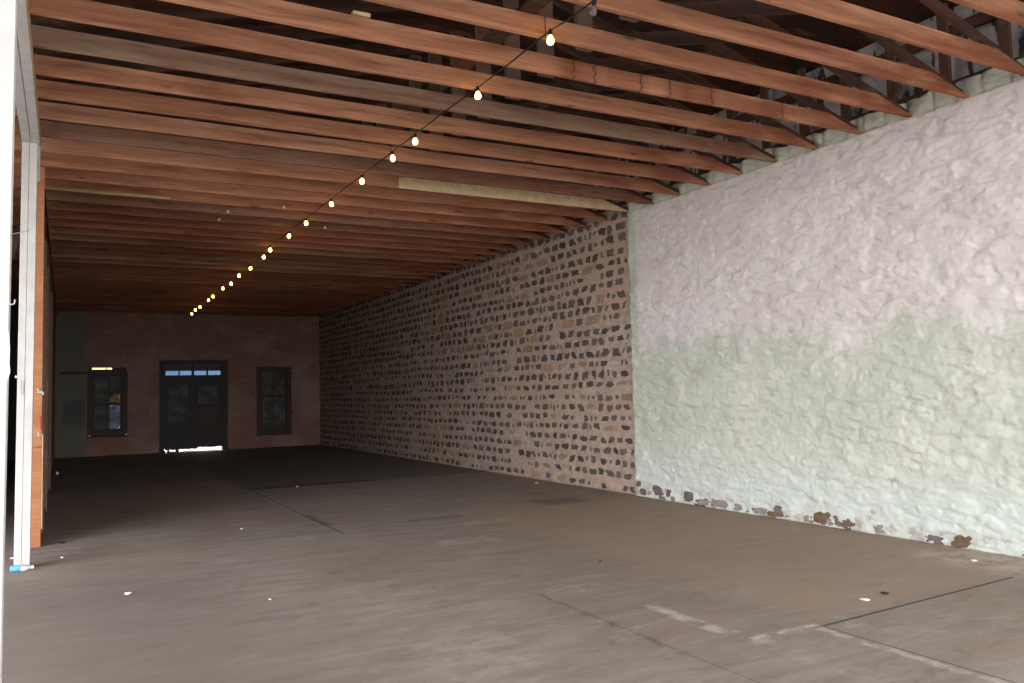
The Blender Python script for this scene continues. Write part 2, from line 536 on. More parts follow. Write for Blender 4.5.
def upper_mat():
    m = Mat('streaked_whitewash')
    n1 = m.noise(m.scale(1, 6, 2.2), 1.0, 5, 0.65)
    n2 = m.noise(m.scale(1, 2, 3), 1.0, 4, 0.6)
    c = m.mix(m.step(n2, 0.4, 0.65), (0.46, 0.42, 0.42), (0.30, 0.26, 0.25))
    c = m.mix(m.step(n1, 0.52, 0.60), c, (0.05, 0.042, 0.04))
    m.color(c)
    m.bump(n1, 0.6, 0.02)
    return m.m
M_upper = upper_mat()

# ------------------------------------------------------------------ floor, ground
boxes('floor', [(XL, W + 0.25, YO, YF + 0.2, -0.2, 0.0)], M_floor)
struct(bpy.data.objects['floor'])
struct(boxes('ground', [(-60, 70, -80, 90, -0.5, -0.21)], M_asphalt))
struct(boxes('pavement', [(-30, 40, -40, YO, -0.21, -0.02)], M_asphalt))
struct(boxes('yard_slab', [(-30, 40, YF + 0.2, 60, -0.21, -0.02)], M_ground))

# ------------------------------------------------------------------ right wall: mortar bed, stones, plaster coat
def grid_wall(name, y0, y1, z0, z1, step, fx, mat, parent=None, crev=None, smooth=True):
    ny, nz = int((y1 - y0) / step), int((z1 - z0) / step)
    verts, faces, cv = [], [], []
    for j in range(nz + 1):
        for i in range(ny + 1):
            y, z = y0 + (y1 - y0) * i / ny, z0 + (z1 - z0) * j / nz
            x, k = fx(y, z)
            if crev and z > 4.5:
                z += 0.05 * fbm(2.5 * y, 1.0, 0, 3) * (z - 4.5) / 0.08
            verts.append((x, y, z))
            cv.append(k)
    for j in range(nz):
        for i in range(ny):
            a = j * (ny + 1) + i
            faces.append((a, a + ny + 1, a + ny + 2, a + 1))
    n = len(verts)                       # give it thickness: rim back to the wall core
    rim = [i for i in range(ny + 1)] + [(j * (ny + 1) + ny) for j in range(1, nz + 1)] + [nz * (ny + 1) + i for i in range(ny - 1, -1, -1)] + [j * (ny + 1) for j in range(nz - 1, 0, -1)]
    for r in rim:
        verts.append((W + 0.30, verts[r][1], verts[r][2]))
        cv.append(0)
    R = len(rim)
    for k in range(R):
        faces.append((rim[k], rim[(k + 1) % R], n + (k + 1) % R, n + k))
    me = bpy.data.meshes.new(name)
    me.from_pydata(verts, [], faces)
    me.materials.append(mat)
    a = me.attributes.new('crevice', 'FLOAT', 'POINT')
    a.data.foreach_set('value', cv)
    for p in me.polygons:
        p.use_smooth = smooth
    o = bpy.data.objects.new(name, me)
    COL.objects.link(o)
    if parent:
        o.parent = parent
    return o

def mortar_x(y, z):
    zz = z + 0.05 * fbm(0.5 * y, 3.1, z)
    ridge = abs(((zz / 0.185) % 1.0) - 0.5)             # mortar swells along the bed joints
    return W + 0.012 - 0.018 * (ridge * 2) ** 2 + 0.016 * fbm(2.5 * y, 7.0, 4 * z, 3), 0
wall_r = struct(grid_wall('wall_right', PLE - 0.06, YF + 0.05, 0.0, 4.40, 0.05, mortar_x, M_mortar))

def stone_mesh(name, stones, mat, parent):
    verts, faces, cols = [], [], []
    for (y, z, w, h, col, prot, jag, seed) in stones:
        r = random.Random(seed)
        n = 16
        base = mortar_x(y, z)[0]
        out = []
        skew = r.uniform(-0.22, 0.22)
        for k in range(n):
            a = 2 * math.pi * (k + 0.5 * r.random()) / n
            ca, sa = math.cos(a), math.sin(a)
            q = (abs(ca) ** 7 + abs(sa) ** 7) ** (-1 / 7)
            f = q * (1 - jag * r.random())
            out.append((f * ca * w / 2 + skew * sa * h, f * sa * h / 2))
        i0 = len(verts)
        tilt = r.uniform(-0.006, 0.006)
        for (u, v) in out:
            verts.append((base + 0.05, y + u, z + v))
        for (u, v) in out:
            verts.append((base - prot * 0.55 + tilt * u / w, y + u, z + v))
        for (u, v) in out:
            verts.append((base - prot + tilt * u / w + r.uniform(-.003, .003), y + u * 0.9, z + v * 0.88))
        verts.append((base - prot - 0.003, y, z))
        cols += [col] * (3 * n + 1)
        for k in range(n):
            k2 = (k + 1) % n
            faces.append((i0 + k, i0 + n + k, i0 + n + k2, i0 + k2))
            faces.append((i0 + n + k, i0 + 2 * n + k, i0 + 2 * n + k2, i0 + n + k2))
            faces.append((i0 + 2 * n + k, i0 + 3 * n, i0 + 2 * n + k2))
    me = bpy.data.meshes.new(name)
    me.from_pydata(verts, [], faces)
    me.materials.append(mat)
    at = me.color_attributes.new('stone_colour', 'FLOAT_COLOR', 'POINT')
    at.data.foreach_set('color', [x for c in cols for x in (*c, 1.0)])
    bm = bmesh.new()
    bm.from_mesh(me)
    bmesh.ops.recalc_face_normals(bm, faces=bm.faces)
    bm.to_mesh(me)
    bm.free()
    o = bpy.data.objects.new(name, me)
    COL.objects.link(o)
    o.parent = parent
    return o

stones = []
z, row = 0.09, 0
while z < 4.52:
    y = PLE + 0.02 + rnd.uniform(0.0, 0.15)
    rowh = rnd.uniform(0.115, 0.148)
    while y < YF - 0.1:
        t = rnd.random()
        if t < 0.07:
            w, h = rnd.uniform(0.25, 0.5), rowh * rnd.uniform(1.0, 1.25)
            g = rnd.uniform(0.85, 1.15)
            col = (0.47 * g, 0.30 * g, 0.195 * g)
            prot, jag = 0.004, 0.22
        elif t < 0.28:
            w, h = rnd.uniform(0.05, 0.11), rowh * rnd.uniform(0.6, 1.05)
            g = rnd.uniform(0.8, 1.5)
            col = (0.150 * g, 0.118 * g, 0.102 * g)
            prot, jag = 0.007, 0.5
        else:
            w, h = rnd.uniform(0.14, 0.27), rowh * rnd.uniform(0.8, 1.15)
            g = rnd.uniform(0.6, 1.4)
            col = (0.150 * g, 0.115 * g, 0.096 * g)
            prot, jag = 0.010, 0.42
        gap = rnd.uniform(0.03, 0.085)
        if rnd.random() < 0.06:
            y += w + gap
            continue
        stones.append((y + w / 2, z + 0.04 * noise.noise(Vector((0.4 * y, row * 3.3, 0))) + rnd.uniform(-.012, .012), w, h, col, prot, jag, len(stones)))
        y += w + gap
    z += 0.178 + rnd.uniform(-0.012, 0.012)
    row += 1
stone_mesh('exposed_stones', stones, M_stone, wall_r)

def plaster(y, z):
    dy, dz = 0.10 * fbm(1.3 * y, 2.0, 1.3 * z, 3), 0.07 * fbm(1.3 * y, 9.0, 1.3 * z, 3)
    d, q = noise.voronoi(Vector(((y + dy) * 3.0, 0.3, (z + dz) * 5.2)))
    e = d[1] - d[0] + 0.10 * fbm(9 * y, 3.0, 9 * z, 3)
    v = q[1] - q[0]
    hor = (abs(v.z) / (abs(v.x) + abs(v.z) + 1e-6)) ** 2       # bed joints read more than upright joints
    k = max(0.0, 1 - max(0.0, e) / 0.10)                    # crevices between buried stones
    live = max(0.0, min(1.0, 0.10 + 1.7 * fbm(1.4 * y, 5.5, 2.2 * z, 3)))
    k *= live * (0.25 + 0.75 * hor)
    h = [(math.sin(p.x * 127.1 + p.z * 311.7) * 43758.5) % 1.0 - 0.5 for p in q[:2]]
    t = max(0.0, min(1.0, e / 0.25))
    lump = 0.014 * (h[0] * (0.5 + 0.5 * t) + h[1] * (0.5 - 0.5 * t))
    big = 0.007 * fbm(2.0 * y, 0.0, 2.6 * z, 3) + lump
    mid = 0.013 * fbm(4.5 * y, 4.0, 10.0 * z, 4)
    fine = 0.0055 * fbm(19 * y, 1.0, 24 * z, 3)
    n = fbm(1.6 * y + 2 * dy, 11.0, 6.5 * (z + 0.6 * dz), 3)      # broken ledges along the buried beds
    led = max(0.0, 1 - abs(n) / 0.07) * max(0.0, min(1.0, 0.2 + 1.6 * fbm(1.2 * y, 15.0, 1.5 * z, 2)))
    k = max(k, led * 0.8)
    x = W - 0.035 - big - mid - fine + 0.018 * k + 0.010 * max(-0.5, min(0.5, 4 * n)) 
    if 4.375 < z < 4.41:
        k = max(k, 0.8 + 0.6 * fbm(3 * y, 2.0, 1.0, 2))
    if z > 4.395 + 0.02 * fbm(4 * y, 8.0, 0, 3):              # upper course behind the joist ends: bare painted stones, set back
        yy = y + 0.05 * fbm(3 * y, 6.0, 0, 2)
        u = abs((yy / 0.27) % 1.0 - 0.5) * 2
        x += 0.030 - 0.022 * (1 - u ** 5) + 0.05 * max(0, u - 0.93) / 0.07
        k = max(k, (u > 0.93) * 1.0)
    return x, k
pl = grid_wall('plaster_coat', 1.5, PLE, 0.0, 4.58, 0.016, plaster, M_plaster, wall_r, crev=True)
boxes('plaster_return', [(W - 0.03, W + 0.30, YO + 0.02, 1.5, 0.0, 4.58)], M_plaster, wall_r)

# bare foot stones showing through the plaster near the floor
fs = []
for (y, z, w, h, c) in ((10.10, .07, .16, .12, 0), (9.74, .125, .30, .17, 0), (9.50, .11, .12, .14, 0), (9.07, .10, .22, .16, 0), (8.77, .05, .30, .09, 1), (8.45, .07, .40, .12, 1),
                        (8.12, .06, .2, .11, 1), (7.72, .06, .26, .10, 1), (7.40, .09, .18, .16, 0), (7.52, .04, .16, .08, 2), (6.95, .05, .16, .1, 1), (6.76, .09, .28, .17, 2), (6.47, .09, .28, .17, 0),
                        (5.98, .06, .18, .12, 1), (10.2, .19, .1, .1, 2)):
    col = ((0.20, 0.145, 0.135), (0.36, 0.29, 0.27), (0.20, 0.125, 0.075))[c]
    fs.append((y, z, w, h, col, 0.056, 0.3, int(y * 100)))
q = random.Random(4)
y = 4.2
while y < 10.2:
    w = q.uniform(0.08, 0.26)
    if q.random() < (0.75 if y > 6.2 else 0.35):
        g = q.uniform(0.7, 1.5)
        col = tuple(g * v for v in q.choice(((0.20, 0.15, 0.135), (0.30, 0.24, 0.22), (0.19, 0.12, 0.075))))
        fs.append((y, q.uniform(0.03, 0.07), w, q.uniform(0.08, 0.15), col, 0.050 + q.uniform(-.004, .004), 0.45, int(y * 777)))
    y += w + q.uniform(0.02, 0.15)
stone_mesh('foot_stones', fs, M_stone, wall_r)

# parapet above the ledge
struct(boxes('wall_right_parapet', [(W + 0.30, W + 0.55, YO, YF + 0.3, 0.0, 6.6)], M_upper))
struct(boxes('wall_right_ledge', [(W + 0.02, W + 0.30, PLE, YF, 4.38, 4.56)], M_mortar))

# ------------------------------------------------------------------ back wall with openings
def wall_with_holes(name, x0, x1, z0, z1, ya, yb, holes, mat):
    xs = sorted({x0, x1, *[h[0] for h in holes], *[h[1] for h in holes]})
    zs = sorted({z0, z1, *[h[2] for h in holes], *[h[3] for h in holes]})
    bm = bmesh.new()
    for i in range(len(xs) - 1):
        for j in range(len(zs) - 1):
            cx, cz = (xs[i] + xs[i + 1]) / 2, (zs[j] + zs[j + 1]) / 2
            if any(h[0] < cx < h[1] and h[2] < cz < h[3] for h in holes):
                continue
            box(bm, xs[i], xs[i + 1], ya, yb, zs[j], zs[j + 1])
    bmesh.ops.remove_doubles(bm, verts=bm.verts, dist=1e-5)
    # drop the doubled inner faces left between neighbouring blocks
    seen = {}
    for f in bm.faces:
        seen.setdefault(tuple(round(v, 4) for v in f.calc_center_median()), []).append(f)
    bmesh.ops.delete(bm, geom=[f for l in seen.values() if len(l) > 1 for f in l], context='FACES')
    return struct(obj(name, bm, mat))
wall_with_holes('wall_back', XL, W + 0.5, 0, 6.6, YF, YF + 0.35,
                [(0.62, 1.68, 0.58, 2.70), (2.62, 4.70, 0.0, 2.93), (5.66, 6.75, 0.42, 2.70)], M_brick)
struct(boxes('wall_left', [(XL - 0.2, XL, SIDE, YF + 0.3, 0, 6.6), (XL - 0.2, XL, YO, SIDE, 4.2, 6.6), (XL - 0.2, XL, YO, SIDE0, 0, 4.2)], M_brick))  # gap in this unseen side wall is added for its light
struct(boxes('wall_front', [(XL - 0.2, -0.45, YO - 0.3, YO, -0.02, 6.6)], M_brick))

# door_1 (double door with transom)
YD = YF + 0.10
door = struct(empty('door_1', (0, YD, 0)))
boxes('door_frame', [(2.62, 2.78, 0, .16, 0, 2.93), (4.54, 4.70, 0, .16, 0, 2.93), (2.78, 4.54, 0, .16, 2.83, 2.93), (2.78, 4.54, 0, .16, 2.20, 2.43)], M_door, door)
tb = boxes('transom_sash', [(2.78, 2.82, .04, .09, 2.42, 2.83), (4.50, 4.54, .04, .09, 2.42, 2.83), (3.205, 3.245, .04, .09, 2.42, 2.83), (3.60, 3.68, .04, .09, 2.42, 2.83), (4.06, 4.11, .04, .09, 2.42, 2.83),
                            (2.82, 4.50, .045, .085, 2.42, 2.445), (2.82, 4.50, .045, .085, 2.80, 2.83)], M_door, door)
for a, b in ((2.82, 3.205), (3.245, 3.60), (3.68, 4.06), (4.11, 4.50)):
    boxes('transom_pane', [(a, b, .062, .066, 2.445, 2.80)], M_glass, tb)
def leaf(x0, x1, zb, glass):
    bm = bmesh.new()
    st = 0.10
    gx0, gx1, gz0, gz1 = glass
    box(bm, x0, gx0, .05, .10, zb, 2.23)
    box(bm, gx1, x1, .05, .10, zb, 2.23)
    box(bm, gx0, gx1, .05, .10, gz1, 2.23)
    box(bm, gx0, gx1, .05, .10, gz0 - 0.16, gz0)
    box(bm, gx0, gx1, .065, .085, zb + 0.18, gz0 - 0.16)      # sunk panel
    box(bm, gx0, gx1, .05, .10, zb, zb + 0.22)
    l = obj('door_leaf', bm, M_door, door)
    boxes('pane', [(gx0, gx1, .07, .08, gz0, gz1)], M_pane, l)
    return l
l1 = leaf(2.78, 3.655, 0.10, (2.90, 3.50, 0.93, 2.14))
boxes('astragal', [(3.63, 3.69, .03, .05, 0.16, 2.23)], M_door, door)
l2 = leaf(3.665, 4.54, 0.15, (3.80, 4.40, 1.50, 2.12))
boxes('lower_panel', [(3.82, 4.38, .055, .066, 0.82, 1.42)], plain('dull_red_panel', (0.055, 0.024, 0.019), 0.6), l2)
# ragged weather strip nailed under the leaves
bm = bmesh.new()
pts = [(2.80, .11)]
for i in range(25):
    x = 2.80 + 1.74 * i / 24
    pts.append((x, (0.060 if x < 3.2 else 0.065 if x < 3.75 else 0.10) + rnd.uniform(-.012, .012)))
pts.append((4.54, .20))
pts.append((2.80, .20))
prism(bm, pts, .045, .060)
obj('weather_strip', bm, M_door, door)
# worn sill lumps that break the strip of daylight
bm = bmesh.new()
for x, w, h in ((2.72, .10, .05), (2.90, .06, .07), (3.17, .10, .07), (2.80, .03, .05), (3.0, .2, .018), (3.5, .3, .02)):
    box(bm, x - w / 2, x + w / 2, .0, .16, 0, h)
obj('worn_threshold', bm, M_door, door, bevel=0.01)

def window(n, x0, x1, z0, z1, zmeet, xm, headgap=None):
    w = struct(empty('window_%d' % n, (0, YF + 0.03, 0)))
    fw = 0.11
    boxes('window_frame', [(x0, x0 + fw, 0, .16, z0, z1), (x1 - fw, x1, 0, .16, z0, z1), (x0 + fw, x1 - fw, 0, .16, z1 - fw, z1), (x0 + fw, x1 - fw, 0, .16, z0, z0 + fw * 1.1)], M_frame, w, bevel=0.006)
    boxes('casing', [(x0 - 0.05, x0 + 0.03, -.035, -.005, z0 - 0.04, z1), (x1 - 0.03, x1 + 0.05, -.035, -.005, z0 - 0.04, z1)], M_frame, w)
    boxes('window_sill', [(x0 - 0.06, x1 + 0.06, -.09, .05, z0 - 0.045, z0)], M_frame, w, bevel=0.006)
    a, b, c, d = x0 + fw, x1 - fw, z0 + fw * 1.1, z1 - fw
    for (za, zb, yy) in ((c, zmeet, .05), (zmeet, d, .09)):
        s = boxes('sash', [(a, a + .045, yy, yy + .035, za, zb), (b - .045, b, yy, yy + .035, za, zb), (a + .045, b - .045, yy, yy + .035, za, za + (.09 if za == c else .045)),
                           (a + .045, b - .045, yy, yy + .035, zb - .045, zb), (xm - .014, xm + .014, yy + .004, yy + .031, za + .045, zb - .045)], M_frame, w)
        for (p, q) in ((a + .045, xm - .014), (xm + .014, b - .045)):
            if n == 1 and p > xm:
                boxes('pane', [(p, q, yy + .014, yy + .020, (za + .09) if za == c else za + .29, zb - .045)], M_glass if za == c else M_pane, s)
                continue
            boxes('pane', [(p, q, yy + .014, yy + .020, za + (.09 if za == c else .045), zb - .045)], M_pane, s)
    return w
w1 = window(1, 0.64, 1.66, 0.60, 2.60, 1.57, 1.20)
w2 = window(2, 5.67, 6.73, 0.44, 2.70, 1.71, 6.18)
# packing above the first window frame leaves a slot of daylight on the left
boxes('head_packing', [(1.27, 1.68, 0.02, .14, 2.60, 2.70), (0.62, 0.72, 0.02, .14, 2.60, 2.70), (1.10, 1.125, 0.03, .1, 2.60, 2.70), (0.72, 1.27, 0.03, .12, 2.60, 2.645)], M_frame, w1)
# iron shutter pins beside the second window
bm = bmesh.new()
for x, z in ((5.51, 1.82), (6.80, 2.48), (6.80, 1.15)):
    box(bm, x - .05, x + .05, -.09, 0.0, z - .02, z + .02)
pin_parent = w2
obj('shutter_pin', bm, M_black, w2)
bm = bmesh.new()
box(bm, 0.66, 0.70, -.05, 0.0, 1.66, 1.74)
obj('catch', bm, M_red, w1)
bm = bmesh.new()
for x in (0.66, 1.67):
    box(bm, x - .02, x + .02, -.10, -.06, 0.60, 0.64)
obj('sill_gap_light', bm, M_porc, w1)  # white blocks stand in for daylight through gaps at the sill corners
struct(boxes('trim_1', [(-0.15, 0.62, YF - 0.03, YF, 2.50, 2.58)], M_frame))
# torn plastic sheet tacked over the first window, inside the lower right light
bm = bmesh.new()
prism(bm, [(1.212, 0.715), (1.30, 0.715), (1.40, 0.80), (1.50, 0.93), (1.505, 1.22), (1.503, 1.52), (1.36, 1.525), (1.214, 1.50)], 0, 0.005)
sh = obj('plastic_sheet', bm, M_sheet, None, loc=(0, YF + 0.086, 0))
tag(sh, 'pale torn plastic sheet in the lower pane of the far window beside the green wall', 'plastic sheet')
bm = bmesh.new()
prism(bm, [(1.200, 1.58), (1.52, 1.58), (1.52, 1.93), (1.42, 1.92), (1.34, 1.93), (1.20, 1.93)], 0, 0.005)
sh2 = obj('plastic_sheet', bm, M_ysheet, None, loc=(0, YF + 0.128, 0))
tag(sh2, 'yellowed plastic scrap in the upper pane of the window beside the green wall', 'plastic sheet')

# outside the back: porch roof that shades the door and windows
por = struct(empty('porch_roof'))
bm = bmesh.new()
for xa, xb in ((-4, 0.3), (1.5, 9)):
    prism(bm, [(YF + 0.35, 3.25), (YF + 3.0, 2.68), (YF + 3.0, 2.80), (YF + 0.35, 3.36)], xa, xb, axis=0)
obj('porch_deck', bm, M_dark, por)
bm = bmesh.new()
prism(bm, [(YF + 0.35, 3.28), (YF + 3.0, 2.68), (YF + 3.0, 2.69), (YF + 0.35, 3.29)], 0.3, 1.5, axis=0)
obj('slot_glow_sheet', bm, sheet_mat('orange_glow_sheet', (0.75, 0.42, 0.22), (0.85, 0.55, 0.30)), por)  # translucent orange piece added so the slot above the window glows warm
for x in (-3.8, 1.9, 5.2, 8.8):
    boxes('porch_post', [(x - .06, x + .06, YF + 2.85, YF + 2.97, -0.02, 2.76)], M_dark, por)

# ------------------------------------------------------------------ roof deck
XR, ZR = 3.72, 6.15
bm = bmesh.new()
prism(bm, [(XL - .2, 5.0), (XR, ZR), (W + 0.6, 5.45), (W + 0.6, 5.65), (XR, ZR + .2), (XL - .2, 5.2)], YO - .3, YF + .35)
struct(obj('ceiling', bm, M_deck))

# ------------------------------------------------------------------ roof trusses
def joist_outline():
    sl = 0.28
    return [(XL + 0.02, H), (W - 0.0, H), (W, H + 0.004), (W - 0.555, H + 0.16), (XL + 0.02, H + 0.16)]
def joist_mesh(name, seed):
    "bottom chord: planed slightly out of true, sloped end under the rafter"
    r = random.Random(seed)
    xs = [XL + 0.02]
    while xs[-1] < W - 0.75:
        xs.append(min(xs[-1] + 0.35, W - 0.555))
    xs.append(W - 0.27)
    xs.append(W)
    bm = bmesh.new()
    rows = []
    ph = r.uniform(0, 9)
    for x in xs:
        wob = 0.006 * noise.noise(Vector((0.6 * x, ph, 0)))
        wz = 0.006 * noise.noise(Vector((0.8 * x, ph, 5))) if 0 < x < W - 0.6 else 0
        top = 0.16 if x <= W - 0.55 else max(0.006, 0.16 * (W - x) / 0.555)
        rows.append([bm.verts.new((x, wob, wz)), bm.verts.new((x, wob + 0.045, wz)), bm.verts.new((x, wob + 0.045, top + wz)), bm.verts.new((x, wob, top + wz))])
    for A, B in zip(rows, rows[1:]):
        for k in range(4):
            bm.faces.new((A[k], A[(k + 1) % 4], B[(k + 1) % 4], B[k]))
    bm.faces.new(rows[0][::-1])
    bm.faces.new(rows[-1])
    bmesh.ops.recalc_face_normals(bm, faces=bm.faces)
    me = bpy.data.meshes.new(name)
    bm.to_mesh(me)
    bm.free()
    me.materials.append(M_joist)
    return me
CHORDS = [joist_mesh('bottom_chord', s) for s in range(5)]
def mesh_of(name, fn, mat):
    bm = bmesh.new()
    fn(bm)
    bmesh.ops.recalc_face_normals(bm, faces=bm.faces)
    me = bpy.data.meshes.new(name)
    bm.to_mesh(me)
    bm.free()
    me.materials.append(mat)
    return me
SL = 0.288
zr = lambda x: 0.004 + SL * (W - x)
def f_rafter(bm):
    prism(bm, [(W + 0.0, 0.03), (W - 0.05, zr(W - 0.05)), (XR, zr(XR)), (XR, zr(XR) + 0.11), (W + 0.0, 0.075)], 0.047, 0.092)
def f_rafter2(bm):
    x1 = 2 * XR - W
    prism(bm, [(x1, 0.16), (XR, zr(XR)), (XR, zr(XR) + 0.15), (x1, 0.31)], 0.047, 0.092)
def f_post(bm):
    box(bm, XR - 0.075, XR + 0.075, -0.02 + 0.115, 0.025 + 0.115, 0.02, zr(XR) + 0.20)
def f_web(bm):
    bar(bm, (XR + 0.1, 0.115, 0.10), (5.9, 0.115, zr(5.9) + 0.05), 0.04, 0.12, (0, 0, 1))
R_ME = mesh_of('rafter', f_rafter, M_rafter)
R2_ME = mesh_of('rafter', f_rafter2, M_dark)
P_ME = mesh_of('king_post', f_post, M_strut)
W_ME = mesh_of('web_brace', f_web, M_dark)

ORD = ['first', 'second', 'third', 'fourth', 'fifth', 'sixth', 'seventh', 'eighth', 'ninth', 'tenth', 'eleventh', 'twelfth', 'thirteenth', 'fourteenth', 'fifteenth',
       'sixteenth', 'seventeenth', 'eighteenth', 'nineteenth', 'twentieth', 'twenty-first', 'twenty-second', 'twenty-third', 'twenty-fourth', 'twenty-fifth', 'twenty-sixth', 'twenty-seventh', 'twenty-eighth', 'twenty-ninth', 'thirtieth']
ORANGE, RED, GREY, PALE = (0.66, 0.315, 0.185), (0.42, 0.160, 0.088), (0.36, 0.235, 0.165), (0.56, 0.44, 0.24)
NJ = 39
for i in range(-2, NJ):
    root = empty('roof_truss', (0, Y0 + i * SP, H))
    parts = i <= 16
    bc = bpy.data.objects.new('bottom_chord', CHORDS[i % 5])
    COL.objects.link(bc)
    bc.parent = root
    g = rnd.uniform(0.85, 1.1)
    c = ORANGE if i < 9 else tuple(a + (b - a) * min(1, 0.45 + (i - 9) * 0.05) for a, b in zip(ORANGE, RED))
    what = 'orange-brown'
    if i > 6:
        g = rnd.uniform(0.65, 1.2)
        gm = rnd.choice((0, 0, 0.15, 0.35, 0.6))
        c = tuple(a + (b - a) * gm for a, b in zip(c, GREY))
    if i == 5:
        c, what = GREY, 'grey-brown'
    elif i in (14, 19, 23):
        c = tuple((a + b) / 2 for a, b in zip(RED, GREY))
    bc.color = (*[x * g for x in c], 1)
    if i == 3:
        bc.data = bc.data.copy()
        bc.data.materials[0] = M_joist_marked
    if parts:
        for me in (R_ME, R2_ME, P_ME, W_ME):
            p = bpy.data.objects.new(me.name.split('.')[0], me)
            COL.objects.link(p)
            p.parent = root
    if i == 10:
        bm = bmesh.new()
        prism(bm, [(3.9, 0.0), (W - 0.03, 0.0), (W - 0.56, 0.16), (3.9, 0.16)], -0.022, -0.008)
        obj('pale_chord_face', bm, M_pale, root)
        lab = 'red-brown ceiling joist faced in pale yellow timber, beside the plaster edge'
    elif i == 5:
        lab = 'grey-brown ceiling joist, fifth nearer than the pale yellow one'
    elif i < 10:
        lab = '%s ceiling joist with sloped end over white plaster, %s nearer than the pale yellow one' % (what, ORD[9 - i])
    else:
        lab = 'red-brown ceiling joist over the stone wall, %s beyond the pale yellow one' % ORD[i - 11]
    if i < -1:
        lab = 'orange-brown ceiling joist nearest the open front of the hall'
    tag(root, lab, 'ceiling joist', 'ceiling joists')

# knee wall of plates and studs on the ledge, beside the parapet
kw = empty('knee_wall', (W + 0.16, 0, 4.58))
boxes('bottom_plate', [(-0.135, -0.03, 1.0, 20.0, 0.0, 0.055)], M_dark, kw)
boxes('top_plate', [(-0.02, 0.03, 1.0, 20.0, 0.56, 0.68)], M_dark, kw)
S_ME = mesh_of('stud', lambda bm: box(bm, -0.085, -0.035, -0.05, 0.05, 0.055, 0.90), M_rafter)
for i in range(-3, 26):
    s = bpy.data.objects.new('stud', S_ME)
    COL.objects.link(s)
    s.parent = kw
    s.location = (0, Y0 + i * SP + 0.30, 0)
tag(kw, 'row of dark studs and plates behind the joist ends above the white wall', 'stud wall')

# plank lying along the joists
pk = boxes('plank', [(-0.075, 0.075, -2.5, 8.0, 0, 0.03)], M_dark, loc=(3.12, 4.5, H + 0.165))
tag(pk, 'dark plank lying lengthwise on top of the joists beside the string lights', 'plank')
pc = boxes('wood_scrap', [(-0.07, 0.07, -0.03, 0.03, 0, 0.03)], M_pale, bevel=0.003, loc=(1.99, Y0 + 3 * SP + 0.02, H + 0.166))
tag(pc, 'small pale block of wood lying on top of an orange ceiling joist', 'wood scrap')
lt = boxes('lath_strip', [(-0.25, 1.25, -0.012, -0.002, -0.0, 0.035)], M_lath, loc=(0, Y0 + 13 * SP - 0.006, H + 0.0))
tag(lt, 'thin pale lath nailed along the foot of a red-brown joist near the white post', 'lath')
for k, (x, i, lab) in enumerate(((2.11, 14, 'white porcelain knob on a joist, outermost from the lights'), (2.08, 15, 'white porcelain knob on the joist just beyond the outermost one'),
                                 (2.80, 13, 'white porcelain knob on a joist, close beside the string lights'), (3.75, 15, 'white porcelain knob on a joist, between the string lights and the stone wall'))):
    bm = bmesh.new()
    lathe(bm, [(0.018, 0), (0.022, 0.008), (0.013, 0.018), (0.013, 0.026), (0.022, 0.036), (0.018, 0.045)], 10)
    o = obj('insulator_knob', bm, M_porc, smooth=True)
    o.rotation_euler = (math.radians(90), 0, 0)
    o.location = (x, Y0 + i * SP + 0.0, H + 0.03)
    tag(o, lab, 'insulator', 'porcelain knobs on the joists')

# ------------------------------------------------------------------ string lights
LX = 3.24
sl = empty('string_lights', (LX, 0, H))
BULBS = [(5.21, 4.33), (6.47, 4.30), (7.98, 4.37), (8.66, 4.38), (9.76, 4.36), (11.1, 4.36), (12.48, 4.37), (13.58, 4.34), (15.0, 4.38), (15.56, 4.27), (16.81, 4.24),
         (18.05, 4.26), (19.0, 4.21), (20.1, 4.24), (21.57, 4.22), (22.3, 4.21), (23.83, 4.19), (24.75, 4.20), (25.5, 4.16)]
cpts = [(2.6, 4.37), (4.0, 4.36), (4.43, 4.36), (4.63, 4.36), (4.92, 4.36)]
for k, (y, z) in enumerate(BULBS):
    cpts.append((y, z + 0.072))
    if k + 1 < len(BULBS):
        y2, z2 = BULBS[k + 1]
        cpts.append(((y + y2) / 2, (z + z2) / 2 + 0.072 - 0.012 * (y2 - y)))
tb_ = bmesh.new()
tube(tb_, [(0.0, y, min(z, 4.385) - H) for y, z in cpts], 0.007)
obj('cable', tb_, M_black, sl, smooth=True)
def socket_at(y, z, lit, tilt=0.0):
    z = min(z, 4.31)
    M = Matrix.Translation((0, y, z - H)) @ Matrix.Rotation(tilt, 4, 'X')
    b = bmesh.new()
    lathe(b, [(0.010, 0.085), (0.016, 0.078), (0.017, 0.040), (0.014, 0.034)], 10, M)
    s = obj('socket', b, M_black, sl, smooth=True)
    b = bmesh.new()
    lathe(b, [(0.012, 0.036), (0.016, 0.028), (0.026, 0.010), (0.029, -0.008), (0.025, -0.024), (0.013, -0.034), (0.004, -0.037)], 12, M)
    obj('bulb', b, M_bulb if lit else M_dead, s, smooth=True)
for k, (y, z) in enumerate(BULBS):
    socket_at(y, z, True, rnd.uniform(-.2, .2))
socket_at(4.63, 4.29, False, 0.3)
for y, z in ((5.28, 4.40), (8.72, 4.40), (12.9, 4.4), (17.4, 4.4)):
    b = bmesh.new()
    tube(b, [(0, y, -0.04), (0, y, 0.13)], 0.004)
    obj('hanger_wire', b, M_black, sl)
tag(sl, 'string of warm glowing bulbs on a black cable under the joists', 'string lights')

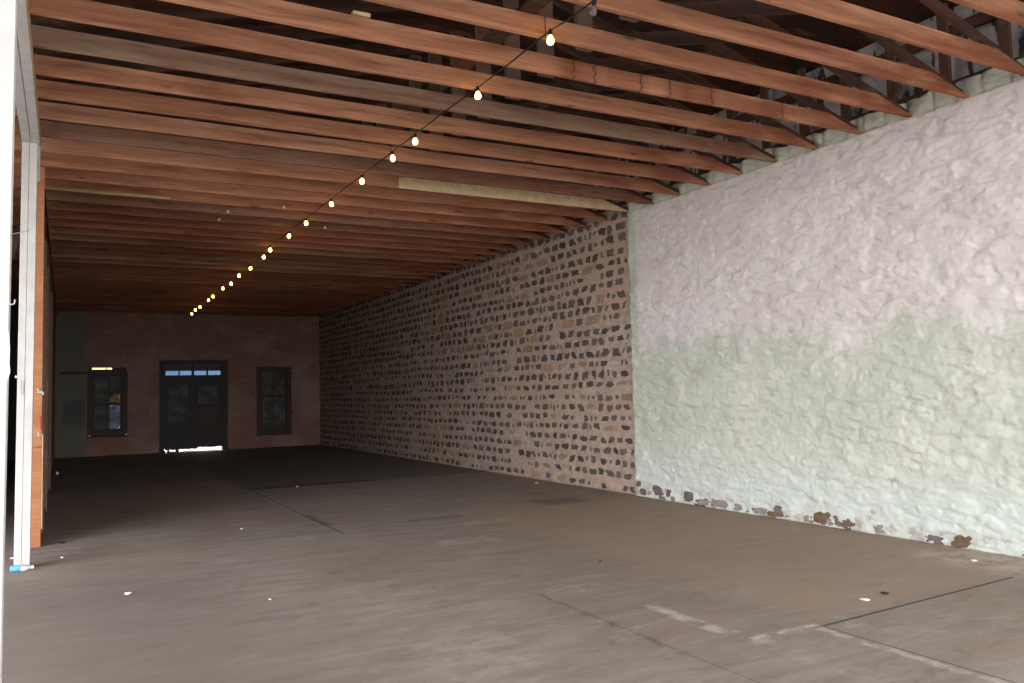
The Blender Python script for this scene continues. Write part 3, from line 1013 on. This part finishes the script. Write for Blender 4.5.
# ------------------------------------------------------------------ left side: beam, posts, partition
bm_ = empty('header_beam', (-0.33, 0, H))
boxes('plank', [(-0.080, -0.003, 0.2, 9.67, -0.10, -0.002)], M_grey, bm_, bevel=0.003)
boxes('plank', [(0.003, 0.078, 0.2, 9.67, -0.105, -0.002)], M_grey, bm_, bevel=0.003)
boxes('edge_strip', [(0.079, 0.088, 0.2, 9.67, -0.10, -0.02)], M_lath, bm_)
tag(bm_, 'grey-white double beam running overhead from the near post to the square white post', 'beam')

po = empty('square_post', (-0.366, 9.55, 0))
po.rotation_euler = (0, 0.0055, 0)
boxes('shaft', [(-0.066, -0.0015, 0, .12, 0.0, H - 0.104), (0.0015, 0.072, -.002, .12, 0.0, H - 0.106)], M_post, po, bevel=0.004)
boxes('plate', [(-0.035, -0.012, -0.010, -0.003, 1.72, 1.86)], M_metal, po)
bm = bmesh.new()
lathe(bm, [(0.006, 0), (0.012, 0.004), (0.014, 0.014), (0.008, 0.022)], 10, Matrix.Translation((-0.067, 0.03, 1.9)) @ Matrix.Rotation(math.radians(-90), 4, 'Y'))
obj('knob', bm, M_porc, po, smooth=True)
boxes('side_batten', [(0.073, 0.095, 0.03, 0.07, 3.9, H - 0.108)], M_grey, po)
tag(po, 'square white painted post standing on the floor under the grey beam', 'post')

st = empty('door_stud', (-0.275, 10.9, 0))
boxes('shaft', [(-0.09, 0.042, 0, 0.10, 0, H - 0.005)], M_orange, st, bevel=0.004)
boxes('latch', [(-0.005, 0.05, -0.02, -0.001, 1.745, 1.775), (-0.008, 0.012, -0.03, -0.001, 1.765, 1.80), (0.045, 0.06, -0.02, 0.03, 1.725, 1.755)], M_metal, st, bevel=0.003)
boxes('red_tag', [(0.028, 0.046, -0.012, -0.001, 1.32, 1.48)], M_red, st)
boxes('edge_batten', [(0.043, 0.056, 0.0, 0.03, 0.20, 1.28)], M_lath, st)
boxes('nail_plate', [(0.0, 0.018, -0.008, -0.001, 1.25, 1.30)], M_metal, st)
tag(st, 'bare orange timber stud with a steel latch behind the white post', 'stud')

npst = empty('near_post', (-0.30, 4.12, 0))
boxes('shaft', [(-0.12, 0.085, 0, 0.14, 0, H - 0.108)], M_white, npst, bevel=0.004)
bm = bmesh.new()
tube(bm, [(0.08, 0.02, 2.058), (0.095, 0.02, 2.056), (0.103, 0.02, 2.058), (0.106, 0.02, 2.066), (0.106, 0.02, 2.078)], 0.0028)
obj('hook', bm, M_porc, npst, smooth=True)
bm = bmesh.new()
tube(bm, [(0.08, 0.02, 2.358), (0.105, 0.02, 2.368), (0.13, 0.02, 2.377), (0.155, 0.02, 2.383)], 0.0020)
obj('wire', bm, M_metal, npst, smooth=True)
bm = bmesh.new()
prism(bm, [(0.08, 1.96), (0.089, 1.93), (0.094, 1.86), (0.093, 1.80), (0.097, 1.76), (0.088, 1.73), (0.08, 1.70)], -0.004, 0.002)
obj('peeling_paint', bm, M_white, npst)
npst.rotation_euler = (0, 0.0075, 0)
npst.location.x = -0.318
tag(npst, 'bright white painted post at the near edge, with a small hook', 'post')

# partition beyond the stud: studs with dark boards behind
pw = struct(empty('wall_partition', (-0.30, 0, 0)))
PS = mesh_of('stud', lambda bm: box(bm, -0.045, 0.045, 0, 0.09, 0, H - 0.12), M_dark)
PS2 = mesh_of('stud', lambda bm: box(bm, -0.045, 0.075, 0, 0.05, 0, 3.75), M_strut)
y = 12.1
k = 0
while y < YF - 0.2:
    s = bpy.data.objects.new('stud', PS2 if k in (0, 2, 5) else PS)
    COL.objects.link(s)
    s.parent = pw
    s.location = (0, y, 0)
    y += 1.15
    k += 1
boxes('top_plate', [(-0.07, 0.05, 11.1, YF, H - 0.12, H - 0.004)], M_dark, pw)
boxes('bottom_plate', [(-0.045, 0.045, 11.1, YF, 0, 0.05)], M_dark, pw)
bm = bmesh.new()
z = 0.06
while z < H - 0.2:
    box(bm, -0.07, -0.047, 11.1, YF, z, z + 0.19)
    z += 0.2
obj('boarding', bm, M_dark, pw)
# leaning board in the dark bay
bm = bmesh.new()
bar(bm, (-1.75, 13.2, 0.03), (-0.62, 13.0, 3.95), 0.03, 0.14, (1, 0, 0.3))
lb = obj('leaning_board', bm, M_strut)
tag(lb, 'brown board leaning in the dark bay between the two white posts', 'board')

# ------------------------------------------------------------------ things on the floor
bt = empty('plastic_bottle', (-0.455, 9.44, 0.032))
Mb = Matrix.Rotation(math.radians(97), 4, 'Y')
Mb = Matrix.Rotation(math.radians(-6), 4, 'Z') @ Matrix.Rotation(math.radians(90), 4, 'Y')
m = Mat('clear_bottle_plastic')
m.b.inputs['Base Color'].default_value = (0.85, 0.9, 0.95, 1)
m.b.inputs['Transmission Weight'].default_value = 0.7
m.b.inputs['Roughness'].default_value = 0.15
bm = bmesh.new()
lathe(bm, [(0.020, 0), (0.030, 0.006), (0.031, 0.05), (0.028, 0.06), (0.031, 0.07), (0.031, 0.12), (0.024, 0.145), (0.013, 0.168), (0.0115, 0.18)], 16, Mb)
obj('body', bm, m.m, bt, smooth=True)
bm = bmesh.new()
lathe(bm, [(0.0318, 0.004), (0.0322, 0.012), (0.0322, 0.075), (0.0318, 0.085)], 16, Mb)
obj('label', bm, plain('blue_label', (0.10, 0.33, 0.80), 0.5), bt, smooth=True)
bm = bmesh.new()
lathe(bm, [(0.015, 0.176), (0.016, 0.179), (0.016, 0.198), (0.013, 0.201)], 14, Mb)
obj('cap', bm, M_paper, bt, smooth=True)
tag(bt, 'plastic bottle with blue label and white cap lying at the foot of the white post', 'bottle')

def scrap(name, x, y, r, mat, label, cat, seed, flat=0.35, group=None):
    bm = bmesh.new()
    bmesh.ops.create_icosphere(bm, subdivisions=2, radius=r)
    q = random.Random(seed)
    for v in bm.verts:
        n = 1 + 0.45 * noise.noise(v.co * (1.6 / r) + Vector((seed, 0, 0)))
        v.co = Vector((v.co.x * n, v.co.y * n * 0.8, v.co.z * n * flat))
    zmin = min(v.co.z for v in bm.verts)
    for v in bm.verts:
        v.co.z -= zmin
    o = obj(name, bm, mat, smooth=True, loc=(x, y, 0))
    o.rotation_euler = (0, 0, q.uniform(0, 3))
    return tag(o, label, cat, group)
M_chip = plain('dark_chip', (0.03, 0.022, 0.018), 0.8)
scrap('paper_scrap', 0.48, 7.75, 0.028, M_paper, 'crumpled white paper scrap on the floor nearest the camera', 'scrap', 1)
scrap('paper_scrap', 1.465, 6.87, 0.014, M_paper, 'tiny white scrap on the open floor right of the crumpled paper', 'scrap', 2)
scrap('paper_scrap', -0.015, 9.97, 0.020, M_paper, 'small white scrap on the floor beside the white post', 'scrap', 3)
scrap('wood_chip', -0.018, 11.0, 0.030, M_chip, 'small dark chip on the floor beside the orange stud', 'chip', 4)
scrap('paper_scrap', -0.15, 21.6, 0.045, M_paper, 'bright white scrap at the foot of the dark partition', 'scrap', 5, 0.8)
scrap('paper_scrap', -0.477, 10.25, 0.024, M_paper, 'white scrap on the floor behind the blue-labelled bottle', 'scrap', 6)
scrap('paper_scrap', 3.73, 15.15, 0.03, M_paper, 'small white scrap at the dark edge of the far floor', 'scrap', 7)
scrap('wood_chip', 4.47, 6.55, 0.016, M_chip, 'small dark chip alone on the middle of the floor', 'chip', 8)
scrap('wood_chip', 5.58, 4.31, 0.032, M_chip, 'dark chip beside the open floor joint near the white wall', 'chip', 9, 0.25)
scrap('plaster_flake', 5.30, 4.27, 0.035, M_paper, 'white plaster flake lying in the open floor joint', 'flake', 10, 0.2)
scrap('plaster_flake', 7.25, 4.65, 0.03, M_paper, 'white plaster flake between the open floor joint and the white wall', 'flake', 11, 0.2)
scrap('plaster_flake', 7.35, 12.7, 0.05, M_lath, 'tan plaster flake at the foot of the stone wall', 'flake', 12, 0.3)
scrap('plaster_flake', 1.95, 10.75, 0.022, M_paper, 'white flake at the end of the pale floor strip', 'flake', 13, 0.3)
